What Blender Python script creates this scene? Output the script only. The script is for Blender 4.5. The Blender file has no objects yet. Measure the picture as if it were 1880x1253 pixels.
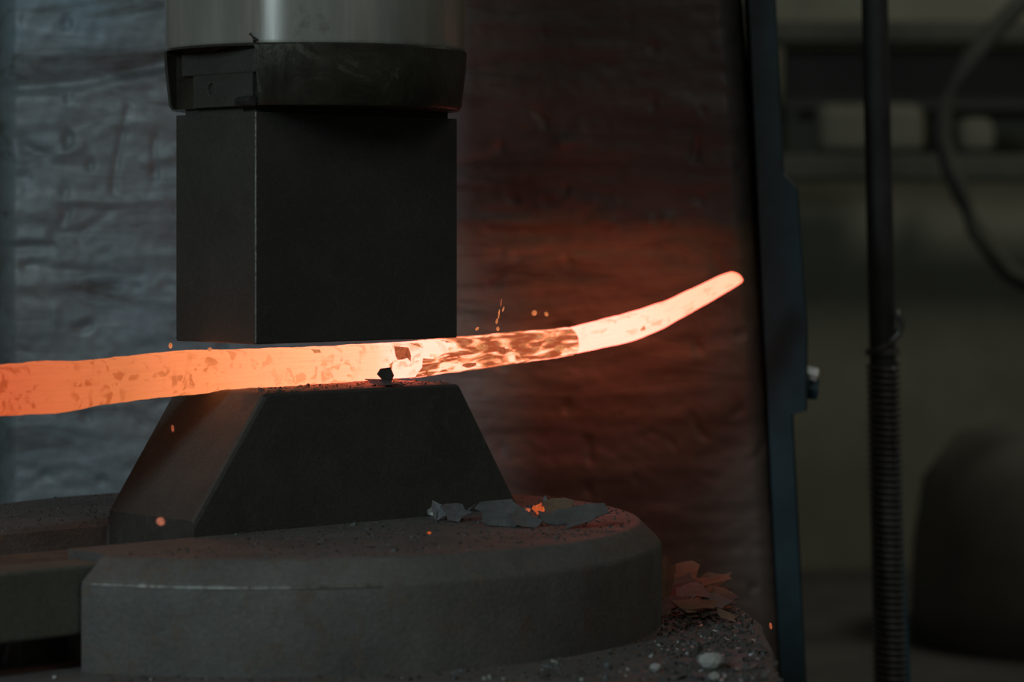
import bpy, bmesh, math, random, mathutils
from mathutils import Vector, noise
C = bpy.context.scene.collection
sc = bpy.context.scene
random.seed(7)

# ---------------------------------------------------------------- units
S = 0.0006            # one working unit is 0.6 mm
EYE = 1.0             # lens height above the floor, metres
F = 5200.0
TH = math.radians(43)
UX, UY = math.cos(TH), math.sin(TH)          # direction of the long side of the dies
def V(X, Y, H):                              # H is measured downwards from lens height
    return Vector((X*S, Y*S, EYE - H*S))
T0 = UX*-472 + UY*5200
def UVH(t, v, H):                            # along the die, across the die, height
    a = T0 + t
    return V(UX*a - UY*v, UY*a + UX*v, H)
def on_plane(x, y, H):                       # point of a level surface
    Y = H*F/(y-425.0); return ((x-940)*Y/F, Y)
def at(x, y, Y): return V((x-940)*Y/F, Y, (y-425)*Y/F)

# ---------------------------------------------------------------- camera
cam = bpy.data.cameras.new('camera'); co = bpy.data.objects.new('camera', cam); C.objects.link(co)
co.location = (0, 0, EYE); co.rotation_euler = (math.pi/2, 0, 0)
cam.sensor_width = 36; cam.lens = 36*F/1880; cam.shift_y = -(626.5-425)/1880
cam.clip_start = 0.05; cam.clip_end = 60
cam.dof.use_dof = True; cam.dof.focus_distance = 5430*S; cam.dof.aperture_fstop = 3.6
sc.camera = co
sc.view_settings.view_transform = 'Standard'; sc.view_settings.look = 'None'
sc.view_settings.gamma = 1; sc.view_settings.use_curve_mapping = False
sc.view_settings.exposure = 0.0

# ---------------------------------------------------------------- world and lamps
w = bpy.data.worlds.new('world'); sc.world = w; w.use_nodes = True
w.node_tree.nodes['Background'].inputs[0].default_value = (0.66, 0.66, 0.58, 1)
w.node_tree.nodes['Background'].inputs[1].default_value = 0.068
def area(name, loc, target, size, sy, power, col):
    l = bpy.data.lights.new(name, 'AREA'); l.shape = 'RECTANGLE'; l.size = size; l.size_y = sy
    l.energy = power; l.color = col
    o = bpy.data.objects.new(name, l); C.objects.link(o); o.location = loc
    d = Vector(target) - Vector(loc); o.rotation_euler = d.to_track_quat('-Z', 'Y').to_euler()
    return o
# tall workshop window, front left: cool daylight
area('window_light', (-2.0, 0.15, 2.35), (-0.3, 3.6, 1.1), 0.40, 1.0, 36, (0.76, 0.95, 1.0))
# weak overhead lamp on the right
area('overhead_lamp', (1.3, 1.5, 2.4), (-0.2, 3.3, 0.9), 0.9, 0.9, 3.6, (1.0, 0.95, 0.80))
# lamp over the far bay
area('far_bay_lamp', (2.4, 5.6, 3.6), (2.2, 8.0, 1.2), 0.8, 0.8, 26, (1.0, 0.97, 0.82))

# ---------------------------------------------------------------- helpers
def tag(o, label=None, cat=None, group=None, kind=None):
    if label: o['label'] = label
    if cat: o['category'] = cat
    if group: o['group'] = group
    if kind: o['kind'] = kind
    return o
def thing(name, loc, label, cat, group=None):
    o = bpy.data.objects.new(name, None); C.objects.link(o); o.location = loc
    o.empty_display_size = 0.05
    return tag(o, label, cat, group)
def wloc(o):
    p = Vector(o.location)
    while o.parent: o = o.parent; p += Vector(o.location)
    return p
def link(name, bm, m, parent=None, smooth=False, origin=None):
    """bmesh in world metres -> one object with its origin at the base of its bounds"""
    bmesh.ops.recalc_face_normals(bm, faces=bm.faces)
    if origin is None:
        xs = [v.co for v in bm.verts]
        lo = Vector([min(p[i] for p in xs) for i in range(3)]); hi = Vector([max(p[i] for p in xs) for i in range(3)])
        origin = Vector(((lo.x+hi.x)/2, (lo.y+hi.y)/2, lo.z))
    for v in bm.verts: v.co -= origin
    me = bpy.data.meshes.new(name); bm.to_mesh(me); bm.free()
    for mm in (m if isinstance(m, list) else [m]): me.materials.append(mm)
    if smooth:
        for p in me.polygons: p.use_smooth = True
    o = bpy.data.objects.new(name, me); C.objects.link(o)
    if parent: o.parent = parent; o.location = origin - wloc(parent)
    else: o.location = origin
    return o
def auto_smooth(o, deg=35):
    me = o.data
    for p in me.polygons: p.use_smooth = True
    bm = bmesh.new(); bm.from_mesh(me)
    for e in bm.edges:
        if len(e.link_faces) == 2 and e.calc_face_angle() > math.radians(deg): e.smooth = False
    bm.to_mesh(me); bm.free(); return o
def hexa(bm, p):      # 8 points: bottom 4 ring, top 4 ring
    vs = [bm.verts.new(q) for q in p]
    for f in ((0,1,2,3),(7,6,5,4),(0,4,5,1),(1,5,6,2),(2,6,7,3),(3,7,4,0)): bm.faces.new([vs[i] for i in f])
    return vs
def uvbox(bm, t0, t1, v0, v1, h0, h1):
    return hexa(bm, [UVH(t0,v0,h1),UVH(t1,v0,h1),UVH(t1,v1,h1),UVH(t0,v1,h1),UVH(t0,v0,h0),UVH(t1,v0,h0),UVH(t1,v1,h0),UVH(t0,v1,h0)])
def xybox(bm, x0, x1, y0, y1, h0, h1):
    return hexa(bm, [V(x0,y0,h1),V(x1,y0,h1),V(x1,y1,h1),V(x0,y1,h1),V(x0,y0,h0),V(x1,y0,h0),V(x1,y1,h0),V(x0,y1,h0)])
def bevel(bm, wd, seg=2, edges=None, mat=0):
    bmesh.ops.recalc_face_normals(bm, faces=bm.faces)
    r = bmesh.ops.bevel(bm, geom=edges or bm.edges[:], offset=wd*S, segments=seg, profile=0.5, affect='EDGES', clamp_overlap=True)
    if mat:
        for f in r['faces']: f.material_index = mat
def lathe(bm, cx, cy, prof, n=128, rad=None):
    rings = []
    for (r, h) in prof:
        rings.append([bm.verts.new(V(cx+r*math.cos(2*math.pi*k/n)*(rad(k/n) if rad else 1), cy+r*math.sin(2*math.pi*k/n)*(rad(k/n) if rad else 1), h)) for k in range(n)])
    for a, b in zip(rings, rings[1:]):
        for k in range(n): bm.faces.new((a[k], a[(k+1)%n], b[(k+1)%n], b[k]))
    bm.faces.new(rings[0]); bm.faces.new(rings[-1][::-1])
def tube(bm, pts, r, n=10, closed_ends=True):
    rings = []
    for i, p in enumerate(pts):
        a = pts[max(i-1, 0)]; b = pts[min(i+1, len(pts)-1)]
        d = (b-a).normalized(); up = Vector((0,0,1)) if abs(d.z) < .9 else Vector((0,1,0))
        s = d.cross(up).normalized(); q = s.cross(d)
        rr = r[i] if isinstance(r, (list, tuple)) else r
        rings.append([bm.verts.new(p + (s*math.cos(2*math.pi*k/n)+q*math.sin(2*math.pi*k/n))*rr) for k in range(n)])
    for a, b in zip(rings, rings[1:]):
        for k in range(n): bm.faces.new((a[k], a[(k+1)%n], b[(k+1)%n], b[k]))
    if closed_ends: bm.faces.new(rings[0]); bm.faces.new(rings[-1][::-1])
def boolean(o, cut_bms):
    cs = []
    for b in cut_bms:
        bmesh.ops.recalc_face_normals(b, faces=b.faces)
        me = bpy.data.meshes.new('cut'); b.to_mesh(me); b.free()
        c = bpy.data.objects.new('cut', me); C.objects.link(c); cs.append(c)
        m = o.modifiers.new('b', 'BOOLEAN'); m.object = c; m.operation = 'DIFFERENCE'; m.solver = 'EXACT'
    bpy.context.view_layer.update()
    dg = bpy.context.evaluated_depsgraph_get()
    me = bpy.data.meshes.new_from_object(o.evaluated_get(dg)); o.modifiers.clear(); o.data = me
    for c in cs: bpy.data.objects.remove(c, do_unlink=True)
    return o

# ---------------------------------------------------------------- materials
class N:
    def __init__(s, name):
        s.m = bpy.data.materials.new(name); s.m.use_nodes = True; s.t = s.m.node_tree
        s.b = s.t.nodes['Principled BSDF']; s.co = s.t.nodes.new('ShaderNodeTexCoord')
    def n(s, kind, **kw):
        x = s.t.nodes.new(kind)
        for k, v in kw.items(): setattr(x, k, v)
        return x
    def l(s, a, b): s.t.links.new(a, b)
    def map(s, scale=(1,1,1), rot=(0,0,0), src='Object'):
        m = s.n('ShaderNodeMapping'); m.inputs['Scale'].default_value = scale; m.inputs['Rotation'].default_value = rot
        s.l(s.co.outputs[src], m.inputs[0]); return m.outputs[0]
    def noise(s, vec, scale, detail=5, rough=.6, dist=0):
        x = s.n('ShaderNodeTexNoise'); x.inputs['Scale'].default_value = scale; x.inputs['Detail'].default_value = detail
        x.inputs['Roughness'].default_value = rough; x.inputs['Distortion'].default_value = dist
        s.l(vec, x.inputs['Vector']); return x.outputs['Fac']
    def vor(s, vec, scale, out='Distance', feature='F1'):
        x = s.n('ShaderNodeTexVoronoi'); x.feature = feature; x.inputs['Scale'].default_value = scale
        s.l(vec, x.inputs['Vector']); return x.outputs[out]
    def ramp(s, fac, stops, interp='LINEAR'):
        r = s.n('ShaderNodeValToRGB'); e = r.color_ramp.elements; r.color_ramp.interpolation = interp
        while len(e) > 1: e.remove(e[-1])
        e[0].position = stops[0][0]; e[0].color = g4(stops[0][1])
        for p, c in stops[1:]: q = e.new(p); q.color = g4(c)
        s.l(fac, r.inputs[0]); return r.outputs[0]
    def mix(s, fac, a, b, mode='MIX'):
        x = s.n('ShaderNodeMix'); x.data_type = 'RGBA'; x.blend_type = mode
        for i, val in ((0, fac), (6, a), (7, b)):
            if hasattr(val, 'links'): s.l(val, x.inputs[i])
            else: x.inputs[i].default_value = float(val) if i == 0 else g4(val)
        return x.outputs[2]
    def math(s, op, a, b=0.0, c=None):
        x = s.n('ShaderNodeMath'); x.operation = op
        for i, val in enumerate((a, b, c)):
            if val is None: continue
            if hasattr(val, 'links'): s.l(val, x.inputs[i])
            else: x.inputs[i].default_value = val
        return x.outputs[0]
    def bump(s, h, strength, dist=.001, prev=None):
        x = s.n('ShaderNodeBump'); x.inputs['Strength'].default_value = strength; x.inputs['Distance'].default_value = dist
        s.l(h, x.inputs['Height'])
        if prev: s.l(prev, x.inputs['Normal'])
        return x.outputs[0]
    def set(s, col=None, rough=None, metal=None, normal=None, spec=None):
        for k, val in (('Base Color', col), ('Roughness', rough), ('Metallic', metal), ('Normal', normal), ('Specular IOR Level', spec)):
            if val is None: continue
            if hasattr(val, 'links'): s.l(val, s.b.inputs[k])
            else: s.b.inputs[k].default_value = g4(val) if k == 'Base Color' else val
        return s.m
def g4(c):
    if isinstance(c, (int, float)): return (c, c, c, 1)
    return (*c[:3], 1)

def steel_rough(name, dark, light, rust, rust_amt=.55, metal=.3, rough=(.45,.75), speck=0.0, scale=1.0, bumpk=.35):
    a = N(name); o = a.map()
    n1 = a.noise(o, 9*scale, 8, .65); n2 = a.noise(o, 45*scale, 6, .7); n3 = a.noise(o, 260*scale, 4, .7)
    c = a.ramp(n1, [(.3, dark), (.7, light)])
    c = a.mix(a.ramp(n2, [(rust_amt, 0), (rust_amt+.15, 1)]), c, rust)
    c = a.mix(.35, c, a.ramp(n3, [(.35, .3), (.65, 1.0)]), 'MULTIPLY')
    r = a.ramp(n2, [(.3, rough[0]), (.7, rough[1])])
    if speck:
        vd = a.vor(o, 420*scale); sp = a.ramp(vd, [(speck, 1), (speck+.03, 0)]); c = a.mix(sp, c, (.55,.56,.54)); r = a.mix(sp, r, .25)
    h = a.math('ADD', a.math('MULTIPLY', n2, .6), a.math('MULTIPLY', n3, .5))
    return a.set(c, r, metal, a.bump(h, bumpk, .002))

M = {}
M['die'] = steel_rough('die_steel', (.040,.040,.034), (.062,.061,.053), (.066,.062,.053), .58, .25, (.55,.8), .035, 1.0, .30)
M['edge'] = steel_rough('worn_edge', (.10,.10,.09), (.30,.30,.28), (.10,.08,.06), .5, .7, (.3,.5), 0, 3)
M['lower_die'] = steel_rough('lower_die_steel', (.045,.045,.038), (.075,.073,.064), (.080,.070,.060), .55, .2, (.55,.8), .05, 1.0, .5)
M['sow'] = steel_rough('sow_steel', (.085,.083,.078), (.17,.165,.155), (.15,.115,.09), .52, .15, (.5,.8), .04, .8, .9)
M['anvil'] = steel_rough('anvil_steel', (.10,.09,.085), (.18,.165,.155), (.15,.10,.08), .5, .1, (.5,.8), .05, .9, .6)
M['key'] = steel_rough('key_steel', (.085,.085,.067), (.13,.13,.105), (.09,.075,.05), .6, .1, (.5,.8), .0, .8, .3)
M['rust_key'] = steel_rough('rusty_key', (.075,.058,.045), (.15,.12,.09), (.16,.105,.07), .5, .1, (.5,.8), .04, 1.2, .6)
M['scale'] = steel_rough('mill_scale', (.10,.105,.108), (.20,.205,.21), (.13,.115,.10), .6, .3, (.4,.7), 0, 4, .4)
M['scale_rust'] = steel_rough('rusty_scale', (.13,.09,.062), (.28,.19,.125), (.26,.145,.075), .5, .15, (.5,.8), 0, 4, .4)
M['scale_dark'] = steel_rough('dark_scale', (.018,.018,.018), (.05,.05,.05), (.05,.04,.03), .6, .3, (.35,.6), 0, 4, .4)
M['scale_grey'] = steel_rough('grey_crumbs', (.06,.058,.054), (.12,.115,.105), (.10,.08,.065), .55, .1, (.5,.8), 0, 4, .4)
M['pale'] = steel_rough('pale_slag', (.34,.34,.32), (.55,.56,.53), (.30,.29,.27), .55, 0, (.5,.8), 0, 6, .6)
M['glint'] = steel_rough('bright_chip', (.45,.46,.45), (.75,.77,.75), (.4,.35,.3), .6, .6, (.25,.4), 0, 6, .3)

def mk_ram():      # polished, streaked, oily rod
    a = N('polished_ram'); o = a.map((1,1,.06)); n1 = a.noise(o, 60, 6, .7); n2 = a.noise(a.map((1,1,.25)), 12, 5, .6); n3 = a.noise(a.map(), 20, 7, .7)
    c = a.ramp(n2, [(.3, (.36,.36,.33)), (.7, (.58,.58,.53))])
    c = a.mix(.5, c, a.ramp(n1, [(.3, .55), (.7, 1)]), 'MULTIPLY')
    c = a.mix(a.ramp(n3, [(.60, 0), (.75, .6)]), c, (.07,.065,.055))
    tg = a.n('ShaderNodeTangent'); tg.direction_type = 'RADIAL'; tg.axis = 'Z'; a.l(tg.outputs[0], a.b.inputs['Tangent'])
    a.b.inputs['Anisotropic'].default_value = .95; a.b.inputs['Anisotropic Rotation'].default_value = .25
    return a.set(c, a.ramp(n1, [(.3,.30),(.7,.37)]), .5, a.bump(n1, .12, .0006))
M['ram'] = mk_ram()
def mk_oily():
    a = N('oily_skirt'); o = a.map(); n1 = a.noise(o, 16, 7, .7, 1.5); n2 = a.noise(a.map((1,1,.3)), 40, 6, .7); 
    c = a.ramp(n1, [(.35, (.022,.020,.014)), (.62, (.045,.042,.030)), (.72, (.12,.115,.085))])
    return a.set(c, a.ramp(n2, [(.3,.15),(.7,.42)]), .35, a.bump(a.math('ADD', n1, n2), .5, .0018), .6)
M['oily'] = mk_oily()
def mk_plate():
    a = N('painted_column'); o = a.map(); st = a.map((.35,1,1.6))
    n1 = a.noise(o, 2.2, 6, .6, .5); n2 = a.noise(st, 14, 7, .65, .6); n3 = a.noise(o, 90, 5, .7)
    c = a.ramp(n1, [(.30, (.19,.19,.18)), (.50, (.20,.235,.25)), (.68, (.19,.27,.31))])
    c = a.mix(a.ramp(n2, [(.33, .85), (.49, 0)]), c, (.075,.070,.066))
    c = a.mix(a.ramp(n2, [(.60, 0), (.78, .55)]), c, (.38,.42,.43))
    c = a.mix(.4, c, a.ramp(n3, [(.3,.5),(.7,1)]), 'MULTIPLY')
    h = a.math('ADD', n2, a.math('MULTIPLY', n3, .15))
    # right-hand part: shade painted in above a ragged line, rust plus bar glow below
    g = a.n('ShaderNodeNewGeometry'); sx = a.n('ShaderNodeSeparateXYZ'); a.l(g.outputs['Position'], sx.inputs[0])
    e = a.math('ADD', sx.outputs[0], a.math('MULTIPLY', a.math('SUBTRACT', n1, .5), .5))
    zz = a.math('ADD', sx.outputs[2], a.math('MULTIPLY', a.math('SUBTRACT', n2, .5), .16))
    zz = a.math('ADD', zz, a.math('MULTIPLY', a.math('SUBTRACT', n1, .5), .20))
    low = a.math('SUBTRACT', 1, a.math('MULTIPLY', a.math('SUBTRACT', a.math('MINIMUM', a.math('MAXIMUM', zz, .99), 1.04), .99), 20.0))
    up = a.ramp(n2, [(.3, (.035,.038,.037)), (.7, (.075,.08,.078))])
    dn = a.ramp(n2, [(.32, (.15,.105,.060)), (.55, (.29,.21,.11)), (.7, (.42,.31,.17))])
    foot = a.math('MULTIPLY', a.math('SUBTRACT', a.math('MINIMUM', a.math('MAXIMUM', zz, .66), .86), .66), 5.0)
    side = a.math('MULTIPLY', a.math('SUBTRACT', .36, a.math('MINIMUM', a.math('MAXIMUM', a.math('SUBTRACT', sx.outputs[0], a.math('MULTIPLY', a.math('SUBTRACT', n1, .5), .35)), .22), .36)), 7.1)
    dn = a.mix(a.math('MULTIPLY', foot, side), (.10,.085,.070), dn)  # glow-boosting rust colour fades out towards the foot and right edge
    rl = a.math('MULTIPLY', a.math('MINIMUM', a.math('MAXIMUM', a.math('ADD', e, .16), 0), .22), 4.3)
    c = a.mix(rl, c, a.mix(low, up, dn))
    return a.set(c, a.ramp(n2, [(.3,.62),(.7,.42)]), .12, a.bump(h, .38, .005))
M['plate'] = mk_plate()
def flat(name, col, rough=.6, metal=0, ns=20, var=.5, bk=.2):
    a = N(name); n = a.noise(a.map(), ns, 6, .65)
    c = a.ramp(n, [(.3, tuple(x*(1-var) for x in col)), (.7, tuple(min(1, x*(1+var)) for x in col))])
    return a.set(c, rough, metal, a.bump(n, bk, .002))
M['flange'] = flat('blue_flange_paint', (.018,.05,.065), .5, .1, 12, .4)
M['blue'] = flat('blue_pipe_paint', (.03,.12,.20), .5, 0, 8, .3)
M['pole'] = flat('dark_pole', (.045,.045,.048), .65, .1, 15, .4)
M['hose'] = flat('hose_rubber', (.13,.125,.12), .3, .4, 60, .4)
M['bolt'] = flat('pale_bolt', (.55,.6,.6), .4, .4, 60, .2)
M['wall'] = flat('olive_wall', (.16,.16,.12), .9, 0, 1.3, .35)
M['floor'] = flat('shop_floor', (.07,.065,.058), .85, 0, 3, .4)
M['beam'] = flat('dark_beam', (.05,.05,.04), .8, 0, 6, .3)
M['tank'] = flat('dark_tank', (.09,.085,.07), .7, .1, 4, .3)
M['pan'] = flat('grey_board', (.12,.12,.092), .9, 0, 2, .3)

def mk_hot(crust):
    a = N('hot_crust' if crust else 'hot_steel')
    uv = a.n('ShaderNodeSeparateXYZ'); a.l(a.co.outputs['UV'], uv.inputs[0]); x = uv.outputs[0]
    base = a.ramp(x, [(0, (.60,.095,.028)), (.12, (.66,.125,.042)), (.26, (.76,.20,.065)), (.36, (.85,.33,.12)), (.47, (.95,.50,.23)), (.555, (1,.64,.36)), (.575, (1,.82,.58)),
                      (.632, (1,.85,.62)), (.70, (1,.87,.64)), (.86, (1,.84,.60)), (.93, (1,.72,.46)), (.985, (1,.68,.42)), (1, (1,.40,.17))])
    heat = a.ramp(x, [(0, 0), (.26, .0), (.40, .1), (.56, .5), (.64, 1), (.88, 1), (1, .5)])
    # loosely scattered darker scale, stretched along the bar
    m = a.n('ShaderNodeMapping'); m.inputs['Scale'].default_value = (75, 9.0, 1); a.l(a.co.outputs['UV'], m.inputs[0])
    n = a.noise(m.outputs[0], 1.0, 4, .55, .8)
    m2 = a.n('ShaderNodeMapping'); m2.inputs['Scale'].default_value = (14, 3, 1); a.l(a.co.outputs['UV'], m2.inputs[0])
    patch = a.noise(m2.outputs[0], 1.0, 2, .5)
    if crust:
        m3 = a.n('ShaderNodeMapping'); m3.inputs['Scale'].default_value = (34, 11, 1); a.l(a.co.outputs['UV'], m3.inputs[0])
        n = a.noise(m3.outputs[0], 1.0, 3, .5, 1.0)
        n4 = a.vor(m3.outputs[0], 2.0)
        dark = a.ramp(n, [(.43, 0), (.50, 1)])
        colr = a.ramp(n, [(.38, (1,.78,.52)), (.44, (.95,.50,.25)), (.49, (.68,.22,.085)), (.56, (.40,.075,.026))])
        colr = a.mix(a.ramp(n4, [(.5, 0), (.9, .35)]), colr, (.90,.42,.18))
        add = a.math('MULTIPLY', a.math('SUBTRACT', 1, dark), 2.0)
    else:
        amt = a.ramp(x, [(0,.6),(.05,.9),(.22,1),(.28,.65),(.34,.95),(.42,.5),(.50,.8),(.60,.75),(.66,.15),(.74,.28),(.80,.1),(.84,.7),(.93,.55),(1,.3)])
        d = a.math('MULTIPLY', a.ramp(n, [(.53, 0), (.60, 1)]), a.ramp(patch, [(.42, 0), (.52, 1)]))
        d = a.math('MULTIPLY', a.math('MULTIPLY', d, amt), .72)
        darkc = a.mix(1.0, base, (.58,.36,.17), 'MULTIPLY')
        colr = a.mix(d, base, darkc)
        # long fine draw lines
        m5 = a.n('ShaderNodeMapping'); m5.inputs['Scale'].default_value = (20, 60, 1); a.l(a.co.outputs['UV'], m5.inputs[0])
        colr = a.mix(.5, colr, a.ramp(a.noise(m5.outputs[0], 1, 3, .6), [(.32,.82),(.6,1)]), 'MULTIPLY')
        add = a.math('MULTIPLY', a.math('MULTIPLY', heat, a.math('SUBTRACT', 1, d)), 5.2)
    cx = a.n('ShaderNodeCombineXYZ'); a.l(add, cx.inputs[0]); a.l(a.math('MULTIPLY', add, .0), cx.inputs[1])
    va = a.n('ShaderNodeVectorMath'); va.operation = 'ADD'; a.l(colr, va.inputs[0]); a.l(cx.outputs[0], va.inputs[1])
    a.l(va.outputs[0], a.b.inputs['Emission Color']); a.b.inputs['Emission Strength'].default_value = 1.0
    return a.set((.03,.02,.015), .7, 0, a.bump(n, .3, .001))
M['hot'] = mk_hot(False); M['hot_crust'] = mk_hot(True)
def emis(name, c, s):
    a = N(name); a.b.inputs['Emission Color'].default_value = g4(c); a.b.inputs['Emission Strength'].default_value = s
    n = a.noise(a.map(), 300, 3); a.l(a.ramp(n, [(.35, tuple(x*.5 for x in c)), (.6, c)]), a.b.inputs['Emission Color'])
    return a.set((.05,.02,.01), .8)
M['spark'] = emis('spark_glow', (.85,.24,.08), 1.0)
M['ember'] = emis('ember_glow', (1,.16,.035), .55)
M['haze'] = emis('soft_spark', (.42,.13,.075), 1.0)
M['dull'] = emis('dull_hot_scale', (.55,.12,.05), .9)

# ---------------------------------------------------------------- setting
def struct(name, bm, m): return tag(link(name, bm, m), kind='structure')
bm = bmesh.new(); xybox(bm, -7000, 9000, -1500, 15000, 1667, 1700); struct('floor', bm, M['floor'])
bm = bmesh.new(); xybox(bm, -7000, 9000, 14000, 14200, -6000, 1667); struct('wall_back', bm, M['wall'])

# ---------------------------------------------------------------- hammer column (background plate)
CY = 6540
def seg_d(px, pz, pts):
    best = 1e9
    for (ax, az), (bx, bz) in zip(pts, pts[1:]):
        dx, dz = bx-ax, bz-az; L = dx*dx+dz*dz
        k = max(0, min(1, ((px-ax)*dx+(pz-az)*dz)/L)); best = min(best, math.hypot(px-ax-k*dx, pz-az-k*dz))
    return best
# cracks, weld beads and dents in the casting, each a polyline across its face (x, h), width, depth (+ sunk, - raised)
q = CY/F
def pl(*a): return [((x-940)*q, (y-425)*q) for x, y in a]
marks = [(pl((-40,165),(60,160),(150,150),(230,132),(320,112)), 11, 16), (pl((-40,176),(120,166),(220,150)), 9, -5), (pl((230,150),(320,128)), 11, -9),
         (pl((30,258),(60,278),(95,292)), 8, 9), (pl((95,292),(150,268)), 6, -9), (pl((115,370),(200,371),(300,366)), 6, -9), (pl((118,352),(116,385)), 7, 8),
         (pl((235,200),(215,290),(208,350)), 5, 7), (pl((0,455),(95,450)), 8, 10), (pl((0,442),(90,440)), 6, -8), (pl((95,430),(150,425),(200,392)), 7, 9),
         (pl((0,330),(50,325)), 8, 9), (pl((265,300),(320,285)), 7, -8), (pl((0,500),(120,495),(260,505)), 6, 6), (pl((100,570),(100,612)), 8, -5), 
         (pl((850,400),(1000,415),(1120,408)), 7, -7), (pl((900,425),(1040,432)), 6, 7), (pl((1095,408),(1125,406)), 10, -12), (pl((1195,408),(1225,406)), 10, -11),
         (pl((1030,262),(1068,257)), 9, -12), (pl((860,560),(1000,548)), 6, 5), (pl((950,470),(1150,455),(1250,465)), 6, 6), (pl((1310,470),(1330,520)), 9, 7), (pl((880,395),(960,388)), 6, 7)]
bm = bmesh.new()
x0, x1, h0, h1 = -1215, 640, -900, 1667
nx, nz = 330, 300
grid = []
for j in range(nz+1):
    row = []
    h = h0 + (h1-h0)*j/nz; H = min(h, 1667)
    for i in range(nx+1):
        f = i/nx
        xr = 540 + (h+530)*.075                     # right edge leans outwards to the foot
        X = x0 + (xr-x0)*f
        p = Vector((X*.004, h*.009, 0))
        d = noise.noise(p*1.3)*5 + noise.noise(Vector((X*.009, h*.03, 3)))*3.2 + noise.noise(Vector((X*.035, h*.05, 9)))*1.6
        d += max(0, noise.noise(Vector((X*.02, h*.02, 21)))-.42)*28
        for pts, wd, dep in marks:
            if min(a for a,_ in pts)-60 < X < max(a for a,_ in pts)+60 and min(b for _,b in pts)-60 < h < max(b for _,b in pts)+60:
                s = seg_d(X, h, pts)/(wd*1.6 + 3*noise.noise(Vector((X*.02, h*.02, 4))))
                if s < 3: d += dep*(1 if abs(dep) > 12 else .62)*(1+.6*noise.noise(Vector((X*.015, h*.015, 8))))*math.exp(-s*s)
        Y = CY + d
        Y += 130*max(0, (-1140-X)/75)**2             # rounded left edge
        Y += 90*max(0, (X-(xr-70))/70)**2            # rounded right edge
        row.append(bm.verts.new(V(X, Y, H)))
    grid.append(row)
for j in range(nz):
    for i in range(nx): bm.faces.new((grid[j][i], grid[j][i+1], grid[j+1][i+1], grid[j+1][i]))
# sides and back give the casting its depth
def back(v): return bm.verts.new((v.co.x, (CY+620)*S, v.co.z))
ring = grid[0][::10] + ([grid[0][-1]] if nx % 10 else [])
lb = [back(grid[j][0]) for j in range(nz+1)]; rb = [back(grid[j][nx]) for j in range(nz+1)]
for j in range(nz):
    bm.faces.new((grid[j][0], grid[j+1][0], lb[j+1], lb[j])); bm.faces.new((grid[j][nx], rb[j], rb[j+1], grid[j+1][nx])); bm.faces.new((lb[j], lb[j+1], rb[j+1], rb[j]))
bm.faces.new(grid[0] + [rb[0], lb[0]]); bm.faces.new(grid[nz][::-1] + [lb[nz], rb[nz]])
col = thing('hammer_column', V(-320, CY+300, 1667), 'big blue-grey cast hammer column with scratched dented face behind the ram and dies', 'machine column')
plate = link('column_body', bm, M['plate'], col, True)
# right-hand flange, wider in its middle
bm = bmesh.new()
def lean(y): return 1418 + (y-0)*.047
prof = [(-420, 26), (318, 26), (345, 50), (600, 56), (752, 48), (760, 22), (1400, 24)]
fr = []; 
for y, wd in prof:
    YY = CY+60
    a = (lean(y)-46-940)*YY/F; b = (lean(y)-22+wd-940)*YY/F; h = (y-425)*YY/F
    fr.append([bm.verts.new(V(a, YY-45, h)), bm.verts.new(V(b-6, YY-45, h)), bm.verts.new(V(b, YY-35, h)), bm.verts.new(V(b, YY+90, h)), bm.verts.new(V(a, YY+90, h))])
for a, b in zip(fr, fr[1:]):
    for k in range(5): bm.faces.new((a[k], a[(k+1)%5], b[(k+1)%5], b[k]))
bm.faces.new(fr[0]); bm.faces.new(fr[-1][::-1])
link('flange', bm, M['flange'], col)['label'] = 'dark blue painted edge flange'
bm = bmesh.new(); tube(bm, [at(1468, 712, CY+70), at(1501, 716, CY+70)], .016, 6); tube(bm, [at(1460,700,CY+70), at(1482,702,CY+70)], .024, 12)
bl = link('hinge_bolt', bm, M['flange'], col)
bm = bmesh.new(); tube(bm, [at(1478, 684, CY+50), at(1500, 690, CY+50)], .0105, 8); link('bolt_head', bm, M['bolt'], bl)['label'] = 'pale bare metal bolt head'

# ---------------------------------------------------------------- ram
RX, RY = -378, 5458
ram = thing('hammer_ram', V(RX, RY, -232), 'round polished steel hammer ram with dark oily lower band', 'hammer ram')
bm = bmesh.new(); lathe(bm, RX, RY, [(289, -1050), (289, -352), (286, -346)], 160)
auto_smooth(link('ram_body', bm, M['ram'], ram)); 
bm = bmesh.new(); lathe(bm, RX, RY, [(288, -345.9), (291, -342), (289, -310), (281, -240), (276, -232), (268, -231)], 160)
sk = link('ram_skirt', bm, M['oily'], ram)
c1 = bmesh.new(); uvbox(c1, -200, 4, 4112, 4372, -341, -180)
boolean(sk, [c1]); auto_smooth(sk, 40); sk['label'] = 'oil-blackened lower band of the ram'
# key block and hole in the slot end
bm = bmesh.new(); uvbox(bm, -5, 3.8, 4118, 4345, -336, -292); bevel(bm, 3)
link('slot_key', bm, M['die'], ram)
bm = bmesh.new()
tube(bm, [UVH(6, 4190, -345), UVH(-8, 4215, -349), UVH(-4, 4245, -342), UVH(-12, 4268, -350), UVH(-4, 4300, -345), UVH(-10, 4330, -349), UVH(-4, 4368, -345)], [.0035,.006,.005,.007,.005,.006,.003], 7)
tube(bm, [UVH(-4, 4125, -345), UVH(-10, 4110, -352), UVH(-12, 4120, -362), UVH(-12, 4140, -357), UVH(-12, 4160, -347)], [.0018,.003,.002,.003,.002], 6)
tube(bm, [UVH(-14, 4165, -346), UVH(-16, 4180, -360), UVH(-15, 4195, -358), UVH(-16, 4205, -347)], [.0015,.0025,.002,.002], 6)
link('grease_rag', bm, M['scale_dark'], ram)['label'] = 'ragged black grease bead over the slot'

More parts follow.
